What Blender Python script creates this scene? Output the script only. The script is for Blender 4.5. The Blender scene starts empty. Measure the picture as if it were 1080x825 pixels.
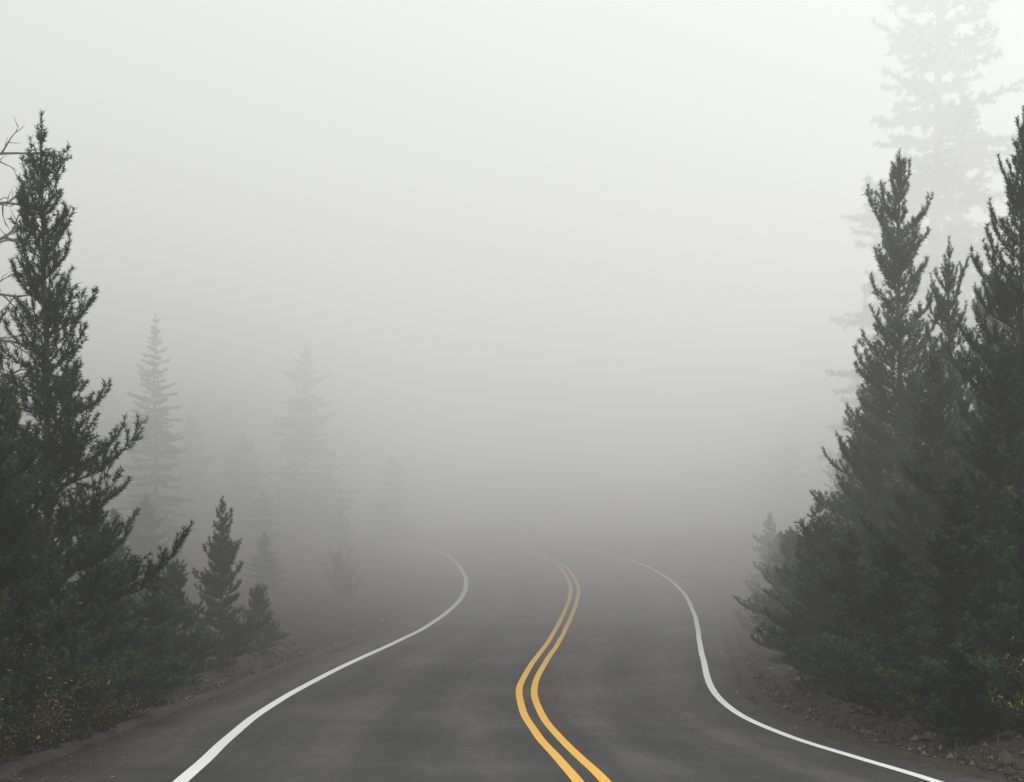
import bpy, math, numpy as np
from mathutils import Vector
S=bpy.context.scene
rng=np.random.default_rng(7)
CAMZ=2.4
# ------------------------------------------------------------------ road profile (world metres)
T=np.array([
(-60,0.9,-2.2,1.5,5.2),(-20,0.55,-2.3,1.4,5.1),(5,0.2,-2.5,1.15,4.8),(12,0.08,-2.85,0.98,4.5),
(18.2,-.02,-3.19,.776,4.11),(21.3,-.15,-3.42,.638,3.88),(25,-.29,-3.69,.463,3.60),(29.4,-.39,-3.86,.30,3.44),
(34,-.40,-3.75,.27,3.57),(38.6,-.33,-3.38,.52,3.92),(44.7,-.28,-2.86,.94,4.43),(51.5,-.17,-2.27,1.37,5.03),
(54.6,-.06,-2.02,1.58,5.27),(58.1,.07,-1.80,1.80,5.49),(61.5,.25,-1.63,2.0,5.66),(64.9,.45,-1.59,2.14,5.71),
(68.3,.68,-1.67,2.13,5.63),(72.7,.95,-1.96,2.0,5.35),(79.4,1.22,-2.5,1.51,4.8),(83.3,1.36,-2.92,1.12,4.38),
(100,1.75,-5.8,-1.7,1.7),(120,2.0,-10.5,-6.5,-3.),(150,2.1,-19,-15,-11.5),(200,2.2,-36,-32,-28)],float)
def hermite(xs,ys,x):
    x=np.clip(x,xs[0],xs[-1])
    d=np.diff(ys)/np.diff(xs); h=np.diff(xs)
    m=np.empty_like(ys); m[0]=d[0]; m[-1]=d[-1]
    m[1:-1]=(d[:-1]*h[1:]+d[1:]*h[:-1])/(h[1:]+h[:-1])
    i=np.clip(np.searchsorted(xs,x)-1,0,len(xs)-2)
    t=(x-xs[i])/h[i]
    return ((2*t**3-3*t**2+1)*ys[i]+(t**3-2*t**2+t)*h[i]*m[i]+(-2*t**3+3*t**2)*ys[i+1]+(t**3-t**2)*h[i]*m[i+1])
def zr(y): return hermite(T[:,0],T[:,1],np.asarray(y,float))
def xl(y): return hermite(T[:,0],T[:,2],np.asarray(y,float))
def xc(y): return hermite(T[:,0],T[:,3],np.asarray(y,float))
def xr(y): return hermite(T[:,0],T[:,4],np.asarray(y,float))
def shL(y): return np.interp(y,[-60,15,25,34,45,80],[2.0,2.0,1.6,1.1,.9,.8])
def shR(y): return np.interp(y,[-60,20,35,60],[.65,.5,.55,.7])
def smooth(a,b,x):
    t=np.clip((x-a)/(b-a),0,1); return t*t*(3-2*t)
def ground_z(x,y):
    x=np.asarray(x,float); y=np.asarray(y,float)
    el=xl(y)-shL(y); er=xr(y)+shR(y)
    dl=el-x; dr=x-er; d=np.maximum(dl,dr)
    n=.10*np.sin(x*1.3+np.sin(y*.7)*1.5)*np.sin(y*.9+x*.4)+.05*np.sin(x*3.1+y*2.3)*np.sin(y*3.7-x*1.1)+.02*np.sin(x*7.3-y*5.1)*np.sin(y*6.7+x*4.1)
    bank=np.where(dl>0,smooth(0.2,3,dl)*.35+np.clip(dl,0,60)*.05,smooth(0.1,3,dr)*.30+np.clip(dr,0,60)*.05)
    return zr(y)-.14+.13*smooth(-.15,.25,d)+np.where(d>0,bank+n*smooth(0,1.2,d),0)

# ------------------------------------------------------------------ helpers
def mesh_np(name,V,F,mats,midx=None,attr=None,smoothf=False,uv=None):
    me=bpy.data.meshes.new(name); V=np.asarray(V,np.float32); F=np.asarray(F,np.int32)
    k=F.shape[1]
    me.vertices.add(len(V)); me.vertices.foreach_set("co",V.ravel())
    me.loops.add(F.size); me.loops.foreach_set("vertex_index",F.ravel())
    me.polygons.add(len(F)); me.polygons.foreach_set("loop_start",np.arange(0,F.size,k,dtype=np.int32))
    for m in mats: me.materials.append(m)
    if midx is not None: me.polygons.foreach_set("material_index",np.asarray(midx,np.int32))
    me.polygons.foreach_set("use_smooth",np.full(len(F),smoothf))
    if attr is not None:
        a=me.attributes.new("tint",'FLOAT','POINT'); a.data.foreach_set("value",np.asarray(attr,np.float32))
    if uv is not None:
        l=me.uv_layers.new(name="UVMap"); l.data.foreach_set("uv",np.asarray(uv,np.float32)[F.ravel()].ravel())
    me.update(calc_edges=True)
    return me
def obj(name,me,loc=(0,0,0),rot=0,sc=1,parent=None):
    o=bpy.data.objects.new(name,me); S.collection.objects.link(o)
    o.location=loc; o.rotation_euler=(0,0,rot); o.scale=sc if hasattr(sc,'__len__') else (sc,)*3
    if parent: o.parent=parent
    return o
def grid(nx,ny):
    i=np.arange(ny-1)[:,None]*nx+np.arange(nx-1)[None,:]; i=i.ravel()
    return np.stack([i,i+1,i+nx+1,i+nx],1)
class N:
    def __init__(s,nt): s.t=nt
    def n(s,typ,**kw):
        x=s.t.nodes.new(typ)
        for k,v in kw.items():
            if k.startswith('i_'):
                x.inputs[k[2:].replace('_',' ')].default_value=v
            else: setattr(x,k,v)
        return x
    def l(s,a,b): s.t.links.new(a,b)
    def math(s,op,a,b=None,c=None):
        x=s.t.nodes.new('ShaderNodeMath'); x.operation=op
        for i,v in enumerate((a,b,c)):
            if v is None: continue
            if isinstance(v,(int,float)): x.inputs[i].default_value=v
            else: s.l(v,x.inputs[i])
        return x.outputs[0]
    def maprange(s,v,a,b,c,d,interp='SMOOTHSTEP'):
        x=s.t.nodes.new('ShaderNodeMapRange'); x.interpolation_type=interp
        s.l(v,x.inputs[0])
        for i,q in enumerate((a,b,c,d)): x.inputs[1+i].default_value=q
        return x.outputs[0]
    def ramp(s,v,stops):
        x=s.t.nodes.new('ShaderNodeValToRGB'); e=x.color_ramp.elements
        while len(e)<len(stops): e.new(.5)
        for i,(p,c) in enumerate(stops):
            e[i].position=p; e[i].color=(*c,1) if len(c)==3 else c
        s.l(v,x.inputs[0]); return x.outputs[0]
    def mix(s,f,a,b,mode='MIX'):
        x=s.t.nodes.new('ShaderNodeMix'); x.data_type='RGBA'; x.blend_type=mode
        for idx,v in ((0,f),(6,a),(7,b)):
            if isinstance(v,(int,float)): x.inputs[idx].default_value=v
            elif isinstance(v,tuple): x.inputs[idx].default_value=(*v,1)
            else: s.l(v,x.inputs[idx])
        return x.outputs[2]
def mat(name):
    m=bpy.data.materials.new(name); m.use_nodes=True; nt=m.node_tree
    return m,N(nt),nt.nodes['Principled BSDF']
def noise(n,vec,scale,detail=4,rough=.55):
    x=n.n('ShaderNodeTexNoise'); x.inputs['Scale'].default_value=scale; x.inputs['Detail'].default_value=detail; x.inputs['Roughness'].default_value=rough
    if vec is not None: n.l(vec,x.inputs['Vector'])
    return x.outputs[0]
def bump(n,b,h,strength,dist):
    x=n.n('ShaderNodeBump'); x.inputs['Strength'].default_value=strength; x.inputs['Distance'].default_value=dist
    n.l(h,x.inputs['Height']); n.l(x.outputs[0],b.inputs['Normal'])

# ------------------------------------------------------------------ materials
def foliage_mat(name,dark,mid,light,dead=(.10,.055,.025),deadthr=.975):
    m,n,b=mat(name)
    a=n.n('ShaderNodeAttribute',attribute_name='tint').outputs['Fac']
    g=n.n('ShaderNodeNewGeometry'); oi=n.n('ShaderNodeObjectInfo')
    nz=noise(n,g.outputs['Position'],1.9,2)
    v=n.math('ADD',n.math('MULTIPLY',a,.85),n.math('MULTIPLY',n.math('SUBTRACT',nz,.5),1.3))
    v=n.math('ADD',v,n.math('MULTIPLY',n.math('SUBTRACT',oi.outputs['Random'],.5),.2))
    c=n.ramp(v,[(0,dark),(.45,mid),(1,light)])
    r=n.math('GREATER_THAN',g.outputs['Random Per Island'],deadthr)
    c=n.mix(r,c,dead)
    n.l(c,b.inputs['Base Color']); b.inputs['Roughness'].default_value=.75
    b.inputs['Specular IOR Level'].default_value=.12
    return m
M_pine=foliage_mat('pine_needles',(.008,.016,.010),(.027,.050,.028),(.105,.16,.085))
M_fir=foliage_mat('fir_needles',(.010,.018,.012),(.026,.043,.029),(.065,.092,.058))
M_shrub=foliage_mat('shrub_leaves',(.022,.040,.012),(.06,.082,.022),(.34,.22,.035),(.48,.28,.05),.93)
M_grass=foliage_mat('grass_blades',(.03,.03,.014),(.09,.075,.035),(.22,.17,.08),(.25,.18,.09))
M_bark,n,b=mat('bark')
g=n.n('ShaderNodeNewGeometry'); mp=n.n('ShaderNodeMapping'); mp.inputs['Scale'].default_value=(9,9,2); n.l(g.outputs['Position'],mp.inputs[0])
nz=noise(n,mp.outputs[0],2,6,.7)
n.l(n.ramp(nz,[(.3,(.03,.025,.02)),(.7,(.12,.09,.07))]),b.inputs['Base Color']); b.inputs['Roughness'].default_value=.9
bump(n,b,nz,.8,.03)
M_dead,n,b=mat('dead_wood')
b.inputs['Roughness'].default_value=.9
g=n.n('ShaderNodeNewGeometry'); n.l(n.ramp(noise(n,g.outputs['Position'],12,4),[(.3,(.12,.105,.09)),(.7,(.26,.24,.21))]),b.inputs['Base Color'])

M_road,n,b=mat('asphalt')
g=n.n('ShaderNodeNewGeometry'); P=g.outputs['Position']; uv=n.n('ShaderNodeUVMap').outputs[0]
sx=n.n('ShaderNodeSeparateXYZ'); n.l(uv,sx.inputs[0])
fine=noise(n,P,30,7,.9); med=noise(n,P,5,6,.75)
agg=n.n('ShaderNodeTexVoronoi'); agg.inputs['Scale'].default_value=32; n.l(P,agg.inputs['Vector'])
mp=n.n('ShaderNodeMapping'); mp.inputs['Scale'].default_value=(1.0,.08,1); n.l(uv,mp.inputs[0])
streak=noise(n,mp.outputs[0],1.8,6,.65)
mp2=n.n('ShaderNodeMapping'); mp2.inputs['Scale'].default_value=(.25,.26,1); n.l(uv,mp2.inputs[0])
patch=noise(n,mp2.outputs[0],.9,4,.55)
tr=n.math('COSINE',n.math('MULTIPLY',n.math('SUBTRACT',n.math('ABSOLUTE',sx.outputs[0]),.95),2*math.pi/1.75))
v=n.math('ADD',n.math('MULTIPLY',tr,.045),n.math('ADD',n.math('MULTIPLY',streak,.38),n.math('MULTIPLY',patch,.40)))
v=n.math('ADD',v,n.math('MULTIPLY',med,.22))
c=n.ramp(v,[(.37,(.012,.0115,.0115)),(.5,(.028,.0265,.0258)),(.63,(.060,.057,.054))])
c=n.mix(1.0,c,n.ramp(fine,[(.34,(.3,.3,.3)),(.66,(1.75,1.75,1.75))]),'MULTIPLY')
spk=n.ramp(agg.outputs['Distance'],[(.0,(1,1,1)),(.2,(0,0,0))])
c=n.mix(n.math('MULTIPLY',spk,.45),c,(.15,.145,.14))
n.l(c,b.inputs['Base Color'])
n.l(n.maprange(v,.34,.66,.75,.62,'LINEAR'),b.inputs['Roughness']); b.inputs['Specular IOR Level'].default_value=.3
bump(n,b,fine,.6,.01)

M_kerb,n,b=mat('asphalt_kerb')
g=n.n('ShaderNodeNewGeometry'); nz=noise(n,g.outputs['Position'],9,6,.75)
n.l(n.ramp(nz,[(.35,(.014,.013,.012)),(.65,(.055,.05,.046))]),b.inputs['Base Color']); b.inputs['Roughness'].default_value=.85; bump(n,b,nz,1,.04)

def paint(name,col,wear):
    m,n,b=mat(name); g=n.n('ShaderNodeNewGeometry'); P=g.outputs['Position']
    w=n.math('MULTIPLY',n.ramp(noise(n,P,16,7,.85),[(.55,(0,0,0)),(.68,(1,1,1))]),wear)
    big=noise(n,P,1.2,3)
    cc=n.mix(n.math('MULTIPLY',big,.25),col,tuple(x*.75 for x in col))
    n.l(n.mix(w,cc,(.09,.087,.083)),b.inputs['Base Color']); b.inputs['Roughness'].default_value=.6
    bump(n,b,noise(n,P,60,4),.3,.004); return m
M_white=paint('white_road_paint',(.90,.90,.88),.5)
M_yellow=paint('yellow_road_paint',(.92,.50,.010),.45)

M_ground,n,b=mat('forest_floor')
g=n.n('ShaderNodeNewGeometry'); P=g.outputs['Position']
a1=noise(n,P,.8,5,.6); a2=noise(n,P,14,6,.75)
c=n.ramp(a1,[(.3,(.018,.015,.010)),(.5,(.042,.034,.024)),(.7,(.028,.030,.016))])
c=n.mix(1.0,c,n.ramp(a2,[(.35,(.3,.28,.26)),(.65,(1.8,1.7,1.55))]),'MULTIPLY')
n.l(c,b.inputs['Base Color']); b.inputs['Roughness'].default_value=.95; bump(n,b,a2,1,.06)
M_stone,n,b=mat('gravel_stone')
g=n.n('ShaderNodeNewGeometry'); n.l(n.ramp(g.outputs['Random Per Island'],[(0,(.03,.028,.026)),(.7,(.08,.073,.066)),(1,(.2,.18,.155))]),b.inputs['Base Color']); b.inputs['Roughness'].default_value=.9
M_litter,n,b=mat('fallen_leaves')
g=n.n('ShaderNodeNewGeometry'); n.l(n.ramp(g.outputs['Random Per Island'],[(0,(.04,.03,.018)),(.8,(.12,.08,.04)),(1,(.38,.24,.06))]),b.inputs['Base Color']); b.inputs['Roughness'].default_value=.8

# ------------------------------------------------------------------ ground + road
ys=np.concatenate([np.arange(-120,-5,6.),np.arange(-5,12,.5),np.arange(12,60,.2),np.arange(60,100,.5),np.arange(100,200,3.),np.arange(200,900,30.)])
xs=np.concatenate([np.arange(-600,-60,30.),np.arange(-60,-16,2.),np.arange(-16,-8,.4),np.arange(-8,12,.15),np.arange(12,20,.5),np.arange(20,60,2.),np.arange(60,601,30.)])
X,Y=np.meshgrid(xs,ys); Z=ground_z(X,Y)
obj('ground',mesh_np('ground',np.stack([X,Y,Z],-1).reshape(-1,3),grid(len(xs),len(ys)),[M_ground],smoothf=True))
ry=np.concatenate([np.arange(-60,0,1.),np.arange(0,110,.25),np.arange(110,200.1,1.)])
def strip(name,cols,dz,m,smoothf=True):
    V=np.stack([np.stack([c[0],ry,zr(ry)+dz+c[1]],-1) for c in cols],1).reshape(-1,3)
    UV=np.stack([np.stack([c[2]+0*ry,ry],-1) for c in cols],1).reshape(-1,2)
    return obj(name,mesh_np(name,V,grid(len(cols),len(ry)),[m],smoothf=smoothf,uv=UV))
eL=xl(ry)-shL(ry); eR=xr(ry)+shR(ry)
rr=np.random.default_rng(3)
wob=.03*np.sin(ry*2.1)+.02*np.sin(ry*5.3+1); wob2=.05*np.sin(ry*1.7+2)+.03*np.sin(ry*6.3)+rr.normal(0,.025,len(ry))
z0=0*ry
cols=[(eL+wob-.05,z0-.1,-5.5),(eL+wob,z0,-5.4)]
for k in np.linspace(0.05,.999,10): cols.append((eL+wob+(xc(ry)-eL-wob)*k,z0,-5.4*(1-k)))
for k in np.linspace(0.1,1,9): cols.append((xc(ry)+(eR+wob2-xc(ry))*k,z0,4.2*k))
cols.append((eR+wob2+.05,z0-.1,4.3))
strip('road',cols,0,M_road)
def line(name,xf,off,w,m,dz=.004):
    j=.003*np.sin(ry*1.3+off*9)
    dx=np.gradient(xf,ry); s=np.sqrt(1+dx*dx)
    strip(name,[(xf+(off-w/2)*s+j,z0,0),(xf+(off+w/2)*s+j,z0,.1)],dz,m)
line('white_edge_line',xl(ry),0,.15,M_white)
line('white_edge_line.001',xr(ry),0,.12,M_white)
line('yellow_centre_line',xc(ry),-.13,.115,M_yellow)
line('yellow_centre_line.001',xc(ry),.13,.115,M_yellow)
hh=.07+.012*np.sin(ry*.9)+rr.normal(0,.007,len(ry))
ps=[(0.02,-.12),(.03,.01),(.10,1),(.22,1.05),(.34,.3),(.36,-.3)]
strip('asphalt_kerb',[(eL+wob+.1-p[0],(hh*p[1] if p[1]>0 else z0+p[1]*.5),k*.1) for k,p in enumerate(ps)],.004,M_kerb)

# ------------------------------------------------------------------ trees
def norm(v): return v/np.maximum(np.linalg.norm(v,axis=-1,keepdims=True),1e-9)
def prisms(A,B,ra,rb,k=4):
    n=len(A); ax=norm(B-A); ref=np.where(np.abs(ax[:,2:3])>.9,[[1.,0,0]],[[0,0,1.]])
    u=norm(np.cross(ax,ref)); v=np.cross(ax,u)
    an=np.arange(k)*2*math.pi/k
    ring=u[:,None]*np.cos(an)[None,:,None]+v[:,None]*np.sin(an)[None,:,None]
    V=np.concatenate([A[:,None]+ring*ra[:,None,None],B[:,None]+ring*rb[:,None,None]],1).reshape(-1,3)
    base=np.arange(n)[:,None]*2*k; i=np.arange(k); j=(i+1)%k
    F=np.concatenate([np.stack([base+i,base+j,base+k+j],-1).reshape(-1,3),np.stack([base+i,base+k+j,base+k+i],-1).reshape(-1,3)])
    return V,F
def needle_tris(r,A,B,tA,per_m,L,W,fwd=.75):
    d=B-A; ln=np.linalg.norm(d,axis=1); c=np.maximum(1,r.poisson(ln*per_m))
    idx=np.repeat(np.arange(len(A)),c); t=r.random(len(idx))[:,None]
    P=A[idx]+d[idx]*t; ax=norm(d)[idx]
    rad=norm(np.cross(ax,r.normal(size=(len(idx),3))))
    dr=norm(ax*fwd+rad*r.uniform(.6,1.2,(len(idx),1)))
    l=(L*r.uniform(.7,1.25,len(idx)))[:,None]
    side=norm(np.cross(dr,r.normal(size=dr.shape)))*W*.5
    V=np.stack([P-side,P+side,P+dr*l],1).reshape(-1,3)
    F=np.arange(len(V)).reshape(-1,3)
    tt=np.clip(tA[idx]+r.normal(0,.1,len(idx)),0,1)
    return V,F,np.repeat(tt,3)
def conifer(name,seed,H,R,style='pine',whorl=.26,per=6,twsp=.11,per_m=190,nl=.065,nw=.011,start=.04,pw=.8,sub=True,mats=None,trunk_r=None,gap=.1,tw=.42,subd=.09):
    r=np.random.default_rng(seed)
    A=[];B=[];RA=[];RB=[];TT=[];NE=[]
    def seg(a,b_,ra,rb,t,needles): A.append(a);B.append(b_);RA.append(ra);RB.append(rb);TT.append(t);NE.append(needles)
    tr=trunk_r or H*.011
    nT=14; px=np.cumsum(r.normal(0,H*.0025,nT+1)); py=np.cumsum(r.normal(0,H*.0025,nT+1))
    def tp(h): 
        q=h/H*nT; return np.array([np.interp(q,np.arange(nT+1),px),np.interp(q,np.arange(nT+1),py),h])
    for i in range(nT):
        h0=H*i/nT-(.3 if i==0 else 0);h1=H*(i+1)/nT
        a=tp(max(h0,0)); a[2]=h0
        seg(a,tp(h1),tr*(1-i/nT)**.9+.004*H/8,tr*(1-(i+1)/nT)**.9+.004*H/8,.2,False)
    seg(tp(H*.9),tp(H),.01,.006,.8,True)
    h=H*start; ph=0
    lobes=r.uniform(0,6.28,4)
    while h<H*.97:
        t=h/H
        env=R*min(1,(1-t)**pw*1.02+.02)*(.6+.4*min(1,t/.12))*min(1,.42+(1-t)/.16*.58)
        nb=max(3,int(per*r.uniform(.75,1.2)*(1 if t<.8 else .8)))
        ph+=r.uniform(.4,1.4)
        wl=r.uniform(.75,1.15)
        for k in range(nb):
            if r.random()<gap: continue
            az=ph+k*2*math.pi/nb+r.normal(0,.25)
            hk=h+r.uniform(-.3,.3)*whorl*1.0
            if hk>H*.97: continue
            L=env*wl*r.uniform(.55,1.15)*(1+.16*math.sin(az*2+lobes[0]+t*6)+.1*math.sin(az*3+lobes[1]-t*11))
            L=max(L,.08*R)
            bt=r.normal(0,.13)
            if style=='pine': e0=math.radians(-4+54*t**1.2+r.normal(0,8)); cu=math.radians(58)
            else: e0=math.radians(-22+50*t**1.5+r.normal(0,5)); cu=math.radians(26)
            ns=6; p=tp(max(0,hk)); pts=[p]; dirs=[]
            for s in range(ns):
                e=e0+cu*(s/ns)**1.8; a2=az+r.normal(0,.08)
                dv=np.array([math.cos(a2)*math.cos(e),math.sin(a2)*math.cos(e),math.sin(e)])
                dirs.append(dv); p=p+dv*L/ns; pts.append(p)
            br=.005*(H/8)+.007*L
            inner=.20 if L>.6 else .03
            for s in range(ns):
                f=s/ns
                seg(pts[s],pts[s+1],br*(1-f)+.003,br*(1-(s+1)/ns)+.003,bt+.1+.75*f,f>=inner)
            q=inner*L*r.uniform(.6,1); sd=1 if r.random()<.5 else -1
            while q<L:
                f=q/L; s=min(ns-1,int(f*ns)); base=pts[s]+dirs[s]*(q-s*L/ns)
                tl=(tw*L*(1-f)**.8+.11*min(1.,R/1.8))*r.uniform(.55,1.2)
                if style=='pine': ang=r.uniform(.5,1.05); up=r.uniform(-.1,.6)
                else: ang=r.uniform(.8,1.15); up=r.uniform(-.25,.1)
                d0=dirs[s]; hz=np.array([-d0[1],d0[0],0]); hz/=max(np.linalg.norm(hz),1e-6)
                dv=d0*math.cos(ang)+hz*sd*math.sin(ang)+np.array([0,0,up]); dv/=np.linalg.norm(dv)
                up2=np.array([0,0,.6 if style=='pine' else .12])
                m=base+dv*tl*.5; d2=dv+up2; d2/=np.linalg.norm(d2); e_=m+d2*tl*.5
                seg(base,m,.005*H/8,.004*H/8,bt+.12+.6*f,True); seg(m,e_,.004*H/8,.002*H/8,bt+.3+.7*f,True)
                if sub and tl>.16*R/1.8:
                    for kk in range(int(tl/(subd*R/1.8))):
                        w=r.uniform(.15,.85); bb=base+(e_-base)*w
                        dd=dv*.7+r.normal(0,.55,3)+up2*.7; dd/=np.linalg.norm(dd)
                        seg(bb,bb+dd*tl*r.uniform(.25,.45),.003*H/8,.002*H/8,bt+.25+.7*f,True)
                q+=twsp*r.uniform(.7,1.3); sd=-sd
        h+=whorl*r.uniform(.75,1.25)*(1-.25*t)
    A=np.array(A);B=np.array(B);RA=np.array(RA);RB=np.array(RB);TT=np.array(TT);NE=np.array(NE)
    Vb,Fb=prisms(A[:nT],B[:nT],RA[:nT],RB[:nT],8)
    Vc,Fc=prisms(A[nT:],B[nT:],RA[nT:],RB[nT:],3)
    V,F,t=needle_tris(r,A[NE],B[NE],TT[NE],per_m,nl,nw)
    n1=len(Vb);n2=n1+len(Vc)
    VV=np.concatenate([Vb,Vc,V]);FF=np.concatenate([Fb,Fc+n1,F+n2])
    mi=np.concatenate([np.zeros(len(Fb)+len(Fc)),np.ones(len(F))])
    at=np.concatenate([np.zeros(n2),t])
    return mesh_np(name,VV,FF,mats,mi,at)
PM=[M_bark,M_pine]; FM=[M_bark,M_fir]
big=dict(nl=.072,nw=.011,per_m=250,mats=PM)
pineA=conifer('pineA',11,8,2.0,pw=.66,gap=.12,whorl=.33,per=7,twsp=.12,tw=.35,subd=.125,**big)
pineB=conifer('pineB',12,8,2.2,pw=.72,per=8,whorl=.29,gap=.08,twsp=.115,tw=.37,subd=.12,**big)
pineC=conifer('pineC',13,8,2.0,pw=.66,per=8,whorl=.29,gap=.08,twsp=.115,tw=.37,subd=.12,**big)
sapA=conifer('sapA',21,3.2,.95,pw=.75,mats=PM,whorl=.17,per=6,twsp=.08,per_m=260,nl=.055,nw=.010,trunk_r=.03,gap=.08)
sapB=conifer('sapB',22,2.6,1.1,pw=.6,mats=PM,whorl=.16,per=7,twsp=.08,per_m=260,nl=.055,nw=.010,trunk_r=.03,gap=.08)
firT=conifer('firT',38,29,5.4,'fir',whorl=.8,per=7,twsp=.33,per_m=75,nl=.24,nw=.055,pw=.46,mats=FM,gap=.30,start=.06)
firM=conifer('firM',32,11,2.1,'fir',whorl=.40,per=7,twsp=.15,per_m=110,nl=.12,nw=.03,pw=.8,mats=FM,sub=False,gap=.12)
firL=conifer('firL',33,11,2.8,'fir',whorl=.46,per=8,twsp=.22,per_m=50,nl=.20,nw=.065,pw=.68,mats=FM,sub=False,gap=.1)
def plant(name,me,x,y,Ht,baseH,wide=1.0,rot=None):
    s=Ht/baseH; z=float(ground_z(x,y))-.03
    return obj(name,me,(x,y,z),rng.uniform(0,6.28) if rot is None else rot,(s*wide,s*wide,s))
def P(me,x,y,zt,wide=1.0,name='pine_tree',rot=None):
    bh={'pineA':8,'pineB':8,'pineC':8,'sapA':3.2,'sapB':2.6,'firT':29,'firM':11,'firL':11}[me.name]
    if me.name.startswith('fir'): name='fir_tree'
    plant(name,me,x,y,zt-float(ground_z(x,y)),bh,wide,rot)
# left side
P(pineA,-5.85,24,7.75,.92)
P(pineC,-5.75,20,5.85,.85)
P(pineB,-7.1,26.5,4.6,1.2)
P(pineB,-7.9,28.5,3.8,1.4)
P(pineC,-5.95,27.6,2.8,1.8)
P(sapB,-5.6,23,2.0,1.1)
P(sapA,-5.7,30,1.95,1.2)
P(sapA,-5.55,36,3.1,1.0)
P(sapB,-5.9,33,1.9,1.15)
P(sapB,-5.3,39.5,1.3,1.2)
P(pineC,-9.5,33,3.8,1.4)
P(pineB,-7.4,36,2.2,1.9)
P(pineB,-11,38,4.0,1.5)
P(pineC,-9.6,46,3.0,1.7)
P(pineC,-7.4,57,2.4,1.9)
P(pineB,-11,57,3.6,1.6)
P(firM,-12.6,67,10.1)
P(firL,-9.2,85,10.8,1.1)
P(firL,-7.9,82,5.2,1.5)
P(firL,-12.2,86,6.9,1.2)
P(firL,-5.9,93,6.2,1.3)
P(firL,-15.5,80,8.0,1.2)
P(firL,-6.7,75,3.3,1.7)
P(firL,-9.6,73,4.0,1.6)
P(firL,-5.9,85,3.9,1.8)
# right side
P(pineC,6.6,32,8.9,.88,rot=1.0)
P(pineB,7.0,26,8.25,.82)
P(pineA,6.95,30,7.1,.8)
P(pineC,8.8,35,7.3,1.1)
P(pineB,8.3,30,6.4,1.2)
P(pineB,6.5,25,5.0,1.1)
P(pineC,6.5,29,5.2,1.1)
P(pineB,6.6,34.5,5.6,1.3)
P(sapB,6.0,21.5,2.9,1.05)
P(sapA,5.6,23.5,3.2,1.3)
P(sapB,5.2,21.8,1.25,1.2)
P(sapB,5.2,26,2.3,1.2)
P(sapA,5.2,29,2.5,1.4)
P(sapB,5.3,32,2.6,1.25)
P(sapA,5.7,35.5,3.1,1.4)
P(pineC,7.2,38,4.6,1.3)
P(sapB,5.9,39.5,2.4,1.25)
P(pineB,9.6,42,6.8,1.2)
P(sapB,6.5,44,2.5,1.3)
P(pineC,8.2,47,4.4,1.4)
P(sapB,7.1,50,2.4,1.3)
P(pineB,10.5,52,6.0,1.5)
P(sapA,7.8,57,3.0,1.4)
P(firL,10.4,60,5.0,1.1)
P(firT,15.4,71,29,rot=0.4)
P(firL,13,61,7.5,1.2)
# distant forest mass
df=bpy.data.objects.new('distant_forest',None); S.collection.objects.link(df)
for i in range(85):
    side=-1 if rng.random()<.5 else 1
    y=rng.uniform(80,125) if side<0 else rng.uniform(45,115)
    x=float(xc(min(y,199)))+side*(rng.uniform(13,34) if y<95 else rng.uniform(10,34))
    if side>0: x+=3
    h=rng.uniform(4.5,8.5) if abs(x)>16 else rng.uniform(3,5.5)
    s=h/11; obj('forest_fir',firL,(x,y,float(ground_z(x,y))-.05),rng.uniform(0,6.28),(s*1.3,s*1.3,s),parent=df)

def dead_tree(seed,H):
    r=np.random.default_rng(seed); A=[];B=[];RA=[];RB=[]
    def grow(p,d,L,rad,depth):
        n=5
        for i in range(n):
            d=d+r.normal(0,.16,3)+np.array([0,0,-.05 if depth else 0]); d/=np.linalg.norm(d)
            q=p+d*L/n; A.append(p);B.append(q);RA.append(rad*(1-i/n*.75));RB.append(rad*(1-(i+1)/n*.75))
            if depth>0 and depth<3:
                if r.random()<.75: 
                    dd=d+r.normal(0,.6,3); grow(q,dd/np.linalg.norm(dd),L*.42,rad*.5,depth+1)
            p=q
    n=12;p=np.array([0,0,-.3])
    for i in range(n):
        q=p+np.array([r.normal(0,.03),r.normal(0,.03),H/n]); A.append(p);B.append(q);RA.append(.14*(1-i/n)+.02);RB.append(.14*(1-(i+1)/n)+.02)
        if i>3:
            for k in range(3):
                az=r.uniform(0,6.28) if k else r.normal(0,.3); d=np.array([math.cos(az),math.sin(az),.15]); grow(q,d/np.linalg.norm(d),1.5*(1-i/n*.2),.034,1)
        p=q
    V,F=prisms(np.array(A),np.array(B),np.array(RA),np.array(RB),6)
    return mesh_np('dead_tree',V,F,[M_dead],smoothf=True)
plant('dead_tree',dead_tree(5,8.6),-8.5,30,8.6,8.6,1,0)

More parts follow.
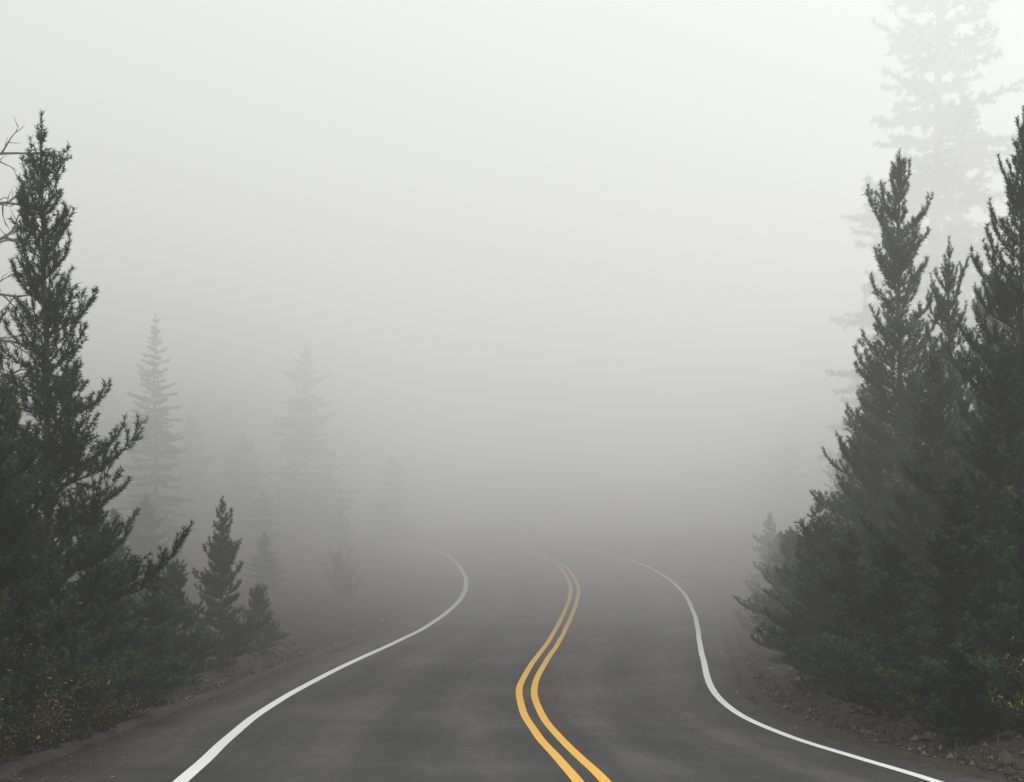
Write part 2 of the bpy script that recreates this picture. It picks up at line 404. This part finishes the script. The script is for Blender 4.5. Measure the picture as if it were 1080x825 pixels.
# shrubs
def shrub(name,seed,H,R,n,ls):
    r=np.random.default_rng(seed); A=[];B=[]
    for i in range(n):
        az=r.uniform(0,6.28); sp=r.uniform(.1,1); p=np.array([math.cos(az)*R*.15,math.sin(az)*R*.15,-.05]); d=np.array([math.cos(az)*sp*R/H,math.sin(az)*sp*R/H,1.]); d/=np.linalg.norm(d)
        L=H*r.uniform(.5,1.05)
        for s in range(5):
            d=d+r.normal(0,.14,3); d/=np.linalg.norm(d); q=p+d*L/5; A.append(p);B.append(q)
            if s>0:
                for _ in range(2):
                    dd=d+r.normal(0,.7,3); dd/=np.linalg.norm(dd); A.append(q);B.append(q+dd*L*.2)
            p=q
    A=np.array(A);B=np.array(B)
    Vb,Fb=prisms(A,B,np.full(len(A),.005),np.full(len(A),.003),3)
    cnt=r.poisson(r.uniform(0,18,len(A)))
    idx=np.repeat(np.arange(len(A)),cnt); m=A[idx,2]>H*.06; idx=idx[m]
    clump=np.clip(r.normal(.30,.35,len(A)),0,1)
    Pn=A[idx]+(B-A)[idx]*r.random((len(idx),1))+r.normal(0,.02,(len(idx),3))
    u=norm(r.normal(size=Pn.shape)); v=norm(np.cross(u,r.normal(size=Pn.shape))); l=ls*r.uniform(.6,1.2,(len(idx),1))
    V=np.stack([Pn,Pn+u*l*.5+v*l*.32,Pn+u*l],1); V2=np.stack([Pn,Pn+u*l,Pn+u*l*.5-v*l*.32],1)
    V=np.concatenate([V,V2],1).reshape(-1,3)
    F=np.arange(len(V)).reshape(-1,3)
    t=np.repeat(np.clip(clump[idx]+r.normal(0,.12,len(idx)),0,1),6)
    return mesh_np(name,np.concatenate([Vb,V]),np.concatenate([Fb,F+len(Vb)]),[M_bark,M_shrub],np.concatenate([np.zeros(len(Fb)),np.ones(len(F))]),np.concatenate([np.zeros(len(Vb)),t]))
shA=shrub('shrubA',3,1.3,.8,30,.05); shB=shrub('shrubB',4,.8,.7,26,.045)
for (m,x,y,s) in [(shA,-5.45,19.1,.85),(shA,-5.75,20.6,1.35),(shB,-5.45,21.6,1.0),(shA,-5.6,22.6,.9),(shB,-5.5,24.8,1.0),(shB,-5.65,27,.9),
                  (shB,5.35,24.6,.9),(shA,5.9,20.0,1.0),(shA,-5.4,59,1.0),(shB,-5.0,57,1.0),(shB,6.0,47,1.0)]:
    obj('shrub',m,(x,y,float(ground_z(x,y))-.02),rng.uniform(0,6),s)
# grass, litter, gravel
def pick(n,y0,y1,far,side=None):
    y=y0+(y1-y0)*rng.random(n)**1.7; sd=rng.random(n)<.5 if side is None else np.full(n,side)
    d=rng.exponential(far,n)+.30
    x=np.where(sd,xl(y)-shL(y)-d,xr(y)+shR(y)+d); return x,y
x,y=pick(2600,15,80,.7); k=8
xx=np.repeat(x,k)+rng.normal(0,.04,len(x)*k); yy=np.repeat(y,k)+rng.normal(0,.04,len(x)*k); zz=ground_z(xx,yy)-.01
b0=np.stack([xx,yy,zz],-1); az=rng.uniform(0,6.28,len(xx)); hgt=rng.uniform(.04,.2,len(xx)); lean=rng.uniform(.1,.8,len(xx))*hgt
sd=np.stack([-np.sin(az),np.cos(az),0*az],-1)*.004; tip=b0+np.stack([np.cos(az)*lean,np.sin(az)*lean,hgt],-1)
V=np.stack([b0-sd,b0+sd,tip],1).reshape(-1,3)
obj('grass',mesh_np('grass',V,np.arange(len(V)).reshape(-1,3),[M_grass],attr=np.repeat(rng.uniform(0,.8,len(xx)),3)))
n_=10000; x,y=pick(n_,14,80,1.0); sh=rng.random(n_)<.13; x=np.where(sh,np.where(rng.random(n_)<.75,xl(y)-shL(y)+rng.exponential(.35,n_)+.05,xr(y)+shR(y)-rng.exponential(.12,n_)),x)
on=(x>xl(y)-shL(y))&(x<xr(y)+shR(y)); z=np.where(on,zr(y)+.008,ground_z(x,y)+.012)
c0=np.stack([x,y,z],-1); az=rng.uniform(0,6.28,n_); l=rng.uniform(.015,.045,n_)[:,None]
u=np.stack([np.cos(az),np.sin(az),rng.normal(0,.12,n_)],-1)*l; v=np.stack([-np.sin(az),np.cos(az),rng.normal(0,.12,n_)],-1)*l*.4
V=np.stack([c0-u,c0+v,c0+u,c0-v],1).reshape(-1,3)
obj('leaf_litter',mesh_np('leaf_litter',V,np.arange(len(V)).reshape(-1,4),[M_litter]))
n_=4500; x,y=pick(n_,14,70,.40); z=ground_z(x,y)
oc=np.array([[1,0,0],[-1,0,0],[0,1,0],[0,-1,0],[0,0,1],[0,0,-1]],float)
fc=np.array([[0,2,4],[2,1,4],[1,3,4],[3,0,4],[2,0,5],[1,2,5],[3,1,5],[0,3,5]])
sz=rng.exponential(.016,n_)+.01
V=(np.stack([x,y,z+sz*.3],-1)[:,None]+oc[None]*sz[:,None,None]*rng.uniform(.55,1.2,(n_,6,1))).reshape(-1,3)
F=(np.arange(n_)[:,None,None]*6+fc[None]).reshape(-1,3)
obj('gravel',mesh_np('gravel',V,F,[M_stone]))
# ------------------------------------------------------------------ fog (volume filling the valley; its own emission stands in for scattered daylight)
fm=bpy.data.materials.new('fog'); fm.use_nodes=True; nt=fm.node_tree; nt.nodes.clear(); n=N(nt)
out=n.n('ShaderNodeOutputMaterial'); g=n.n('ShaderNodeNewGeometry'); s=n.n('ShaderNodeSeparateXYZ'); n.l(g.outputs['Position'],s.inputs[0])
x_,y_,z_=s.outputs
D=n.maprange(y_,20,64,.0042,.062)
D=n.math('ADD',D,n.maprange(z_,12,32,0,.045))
col=n.ramp(n.math('DIVIDE',z_,50.),[(0,(.225,.222,.215)),(.044,(.36,.357,.343)),(.088,(.53,.528,.512)),(.16,(.725,.727,.709)),(.25,(.86,.872,.858)),(.36,(.96,.98,.968)),(.5,(1.08,1.10,1.09)),(.64,(1.7,1.7,1.66)),(1,(1.9,1.9,1.85))])  # glow brightness set by height; bright upper layer added to light the scene
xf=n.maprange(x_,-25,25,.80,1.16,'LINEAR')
# tree shade put into fog emission: darker low down and away from the road
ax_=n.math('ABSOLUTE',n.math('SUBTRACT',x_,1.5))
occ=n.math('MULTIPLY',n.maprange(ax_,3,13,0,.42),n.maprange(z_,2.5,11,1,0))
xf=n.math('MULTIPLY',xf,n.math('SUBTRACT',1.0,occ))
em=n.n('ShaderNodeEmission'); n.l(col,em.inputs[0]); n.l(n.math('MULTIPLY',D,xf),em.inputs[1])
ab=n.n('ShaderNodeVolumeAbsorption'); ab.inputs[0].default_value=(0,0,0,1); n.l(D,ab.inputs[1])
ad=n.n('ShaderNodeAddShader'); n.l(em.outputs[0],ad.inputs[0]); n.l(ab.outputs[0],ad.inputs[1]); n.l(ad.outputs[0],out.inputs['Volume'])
try: fm.cycles.volume_step_rate=.9
except Exception as e: print('step',e)
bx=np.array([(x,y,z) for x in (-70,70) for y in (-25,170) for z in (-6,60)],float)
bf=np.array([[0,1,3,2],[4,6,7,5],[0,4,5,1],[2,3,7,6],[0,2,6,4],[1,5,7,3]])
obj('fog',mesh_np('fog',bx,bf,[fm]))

# ------------------------------------------------------------------ light
W=bpy.data.worlds.new("World"); S.world=W; W.use_nodes=True; wn=W.node_tree
sky=wn.nodes.new('ShaderNodeTexSky'); sky.sky_type='NISHITA'; sky.sun_disc=False
el=math.radians(62); azs=math.radians(25)
sky.sun_elevation=el; sky.sun_rotation=azs; sky.air_density=1; sky.dust_density=5
wn.links.new(sky.outputs[0],wn.nodes['Background'].inputs[0]); wn.nodes['Background'].inputs[1].default_value=.15
sl=bpy.data.lights.new('sun','SUN'); sl.energy=1.5; sl.angle=math.radians(25); sl.color=(1,.96,.90)
so=bpy.data.objects.new('sun',sl); S.collection.objects.link(so)
dv=Vector((math.sin(azs)*math.cos(el),math.cos(azs)*math.cos(el),math.sin(el)))
so.rotation_euler=dv.to_track_quat('Z','Y').to_euler()
# ------------------------------------------------------------------ camera
cd=bpy.data.cameras.new('camera'); cam=bpy.data.objects.new('camera',cd); S.collection.objects.link(cam)
cam.location=(0,0,CAMZ); cam.rotation_euler=(math.radians(90),0,0); cd.lens=66.67; cd.sensor_width=36
cd.shift_y=147.5/1080; cd.clip_end=3000; cd.clip_start=.1
S.camera=cam
S.view_settings.view_transform='Standard'; S.view_settings.look='None'; S.view_settings.exposure=0; S.view_settings.gamma=1
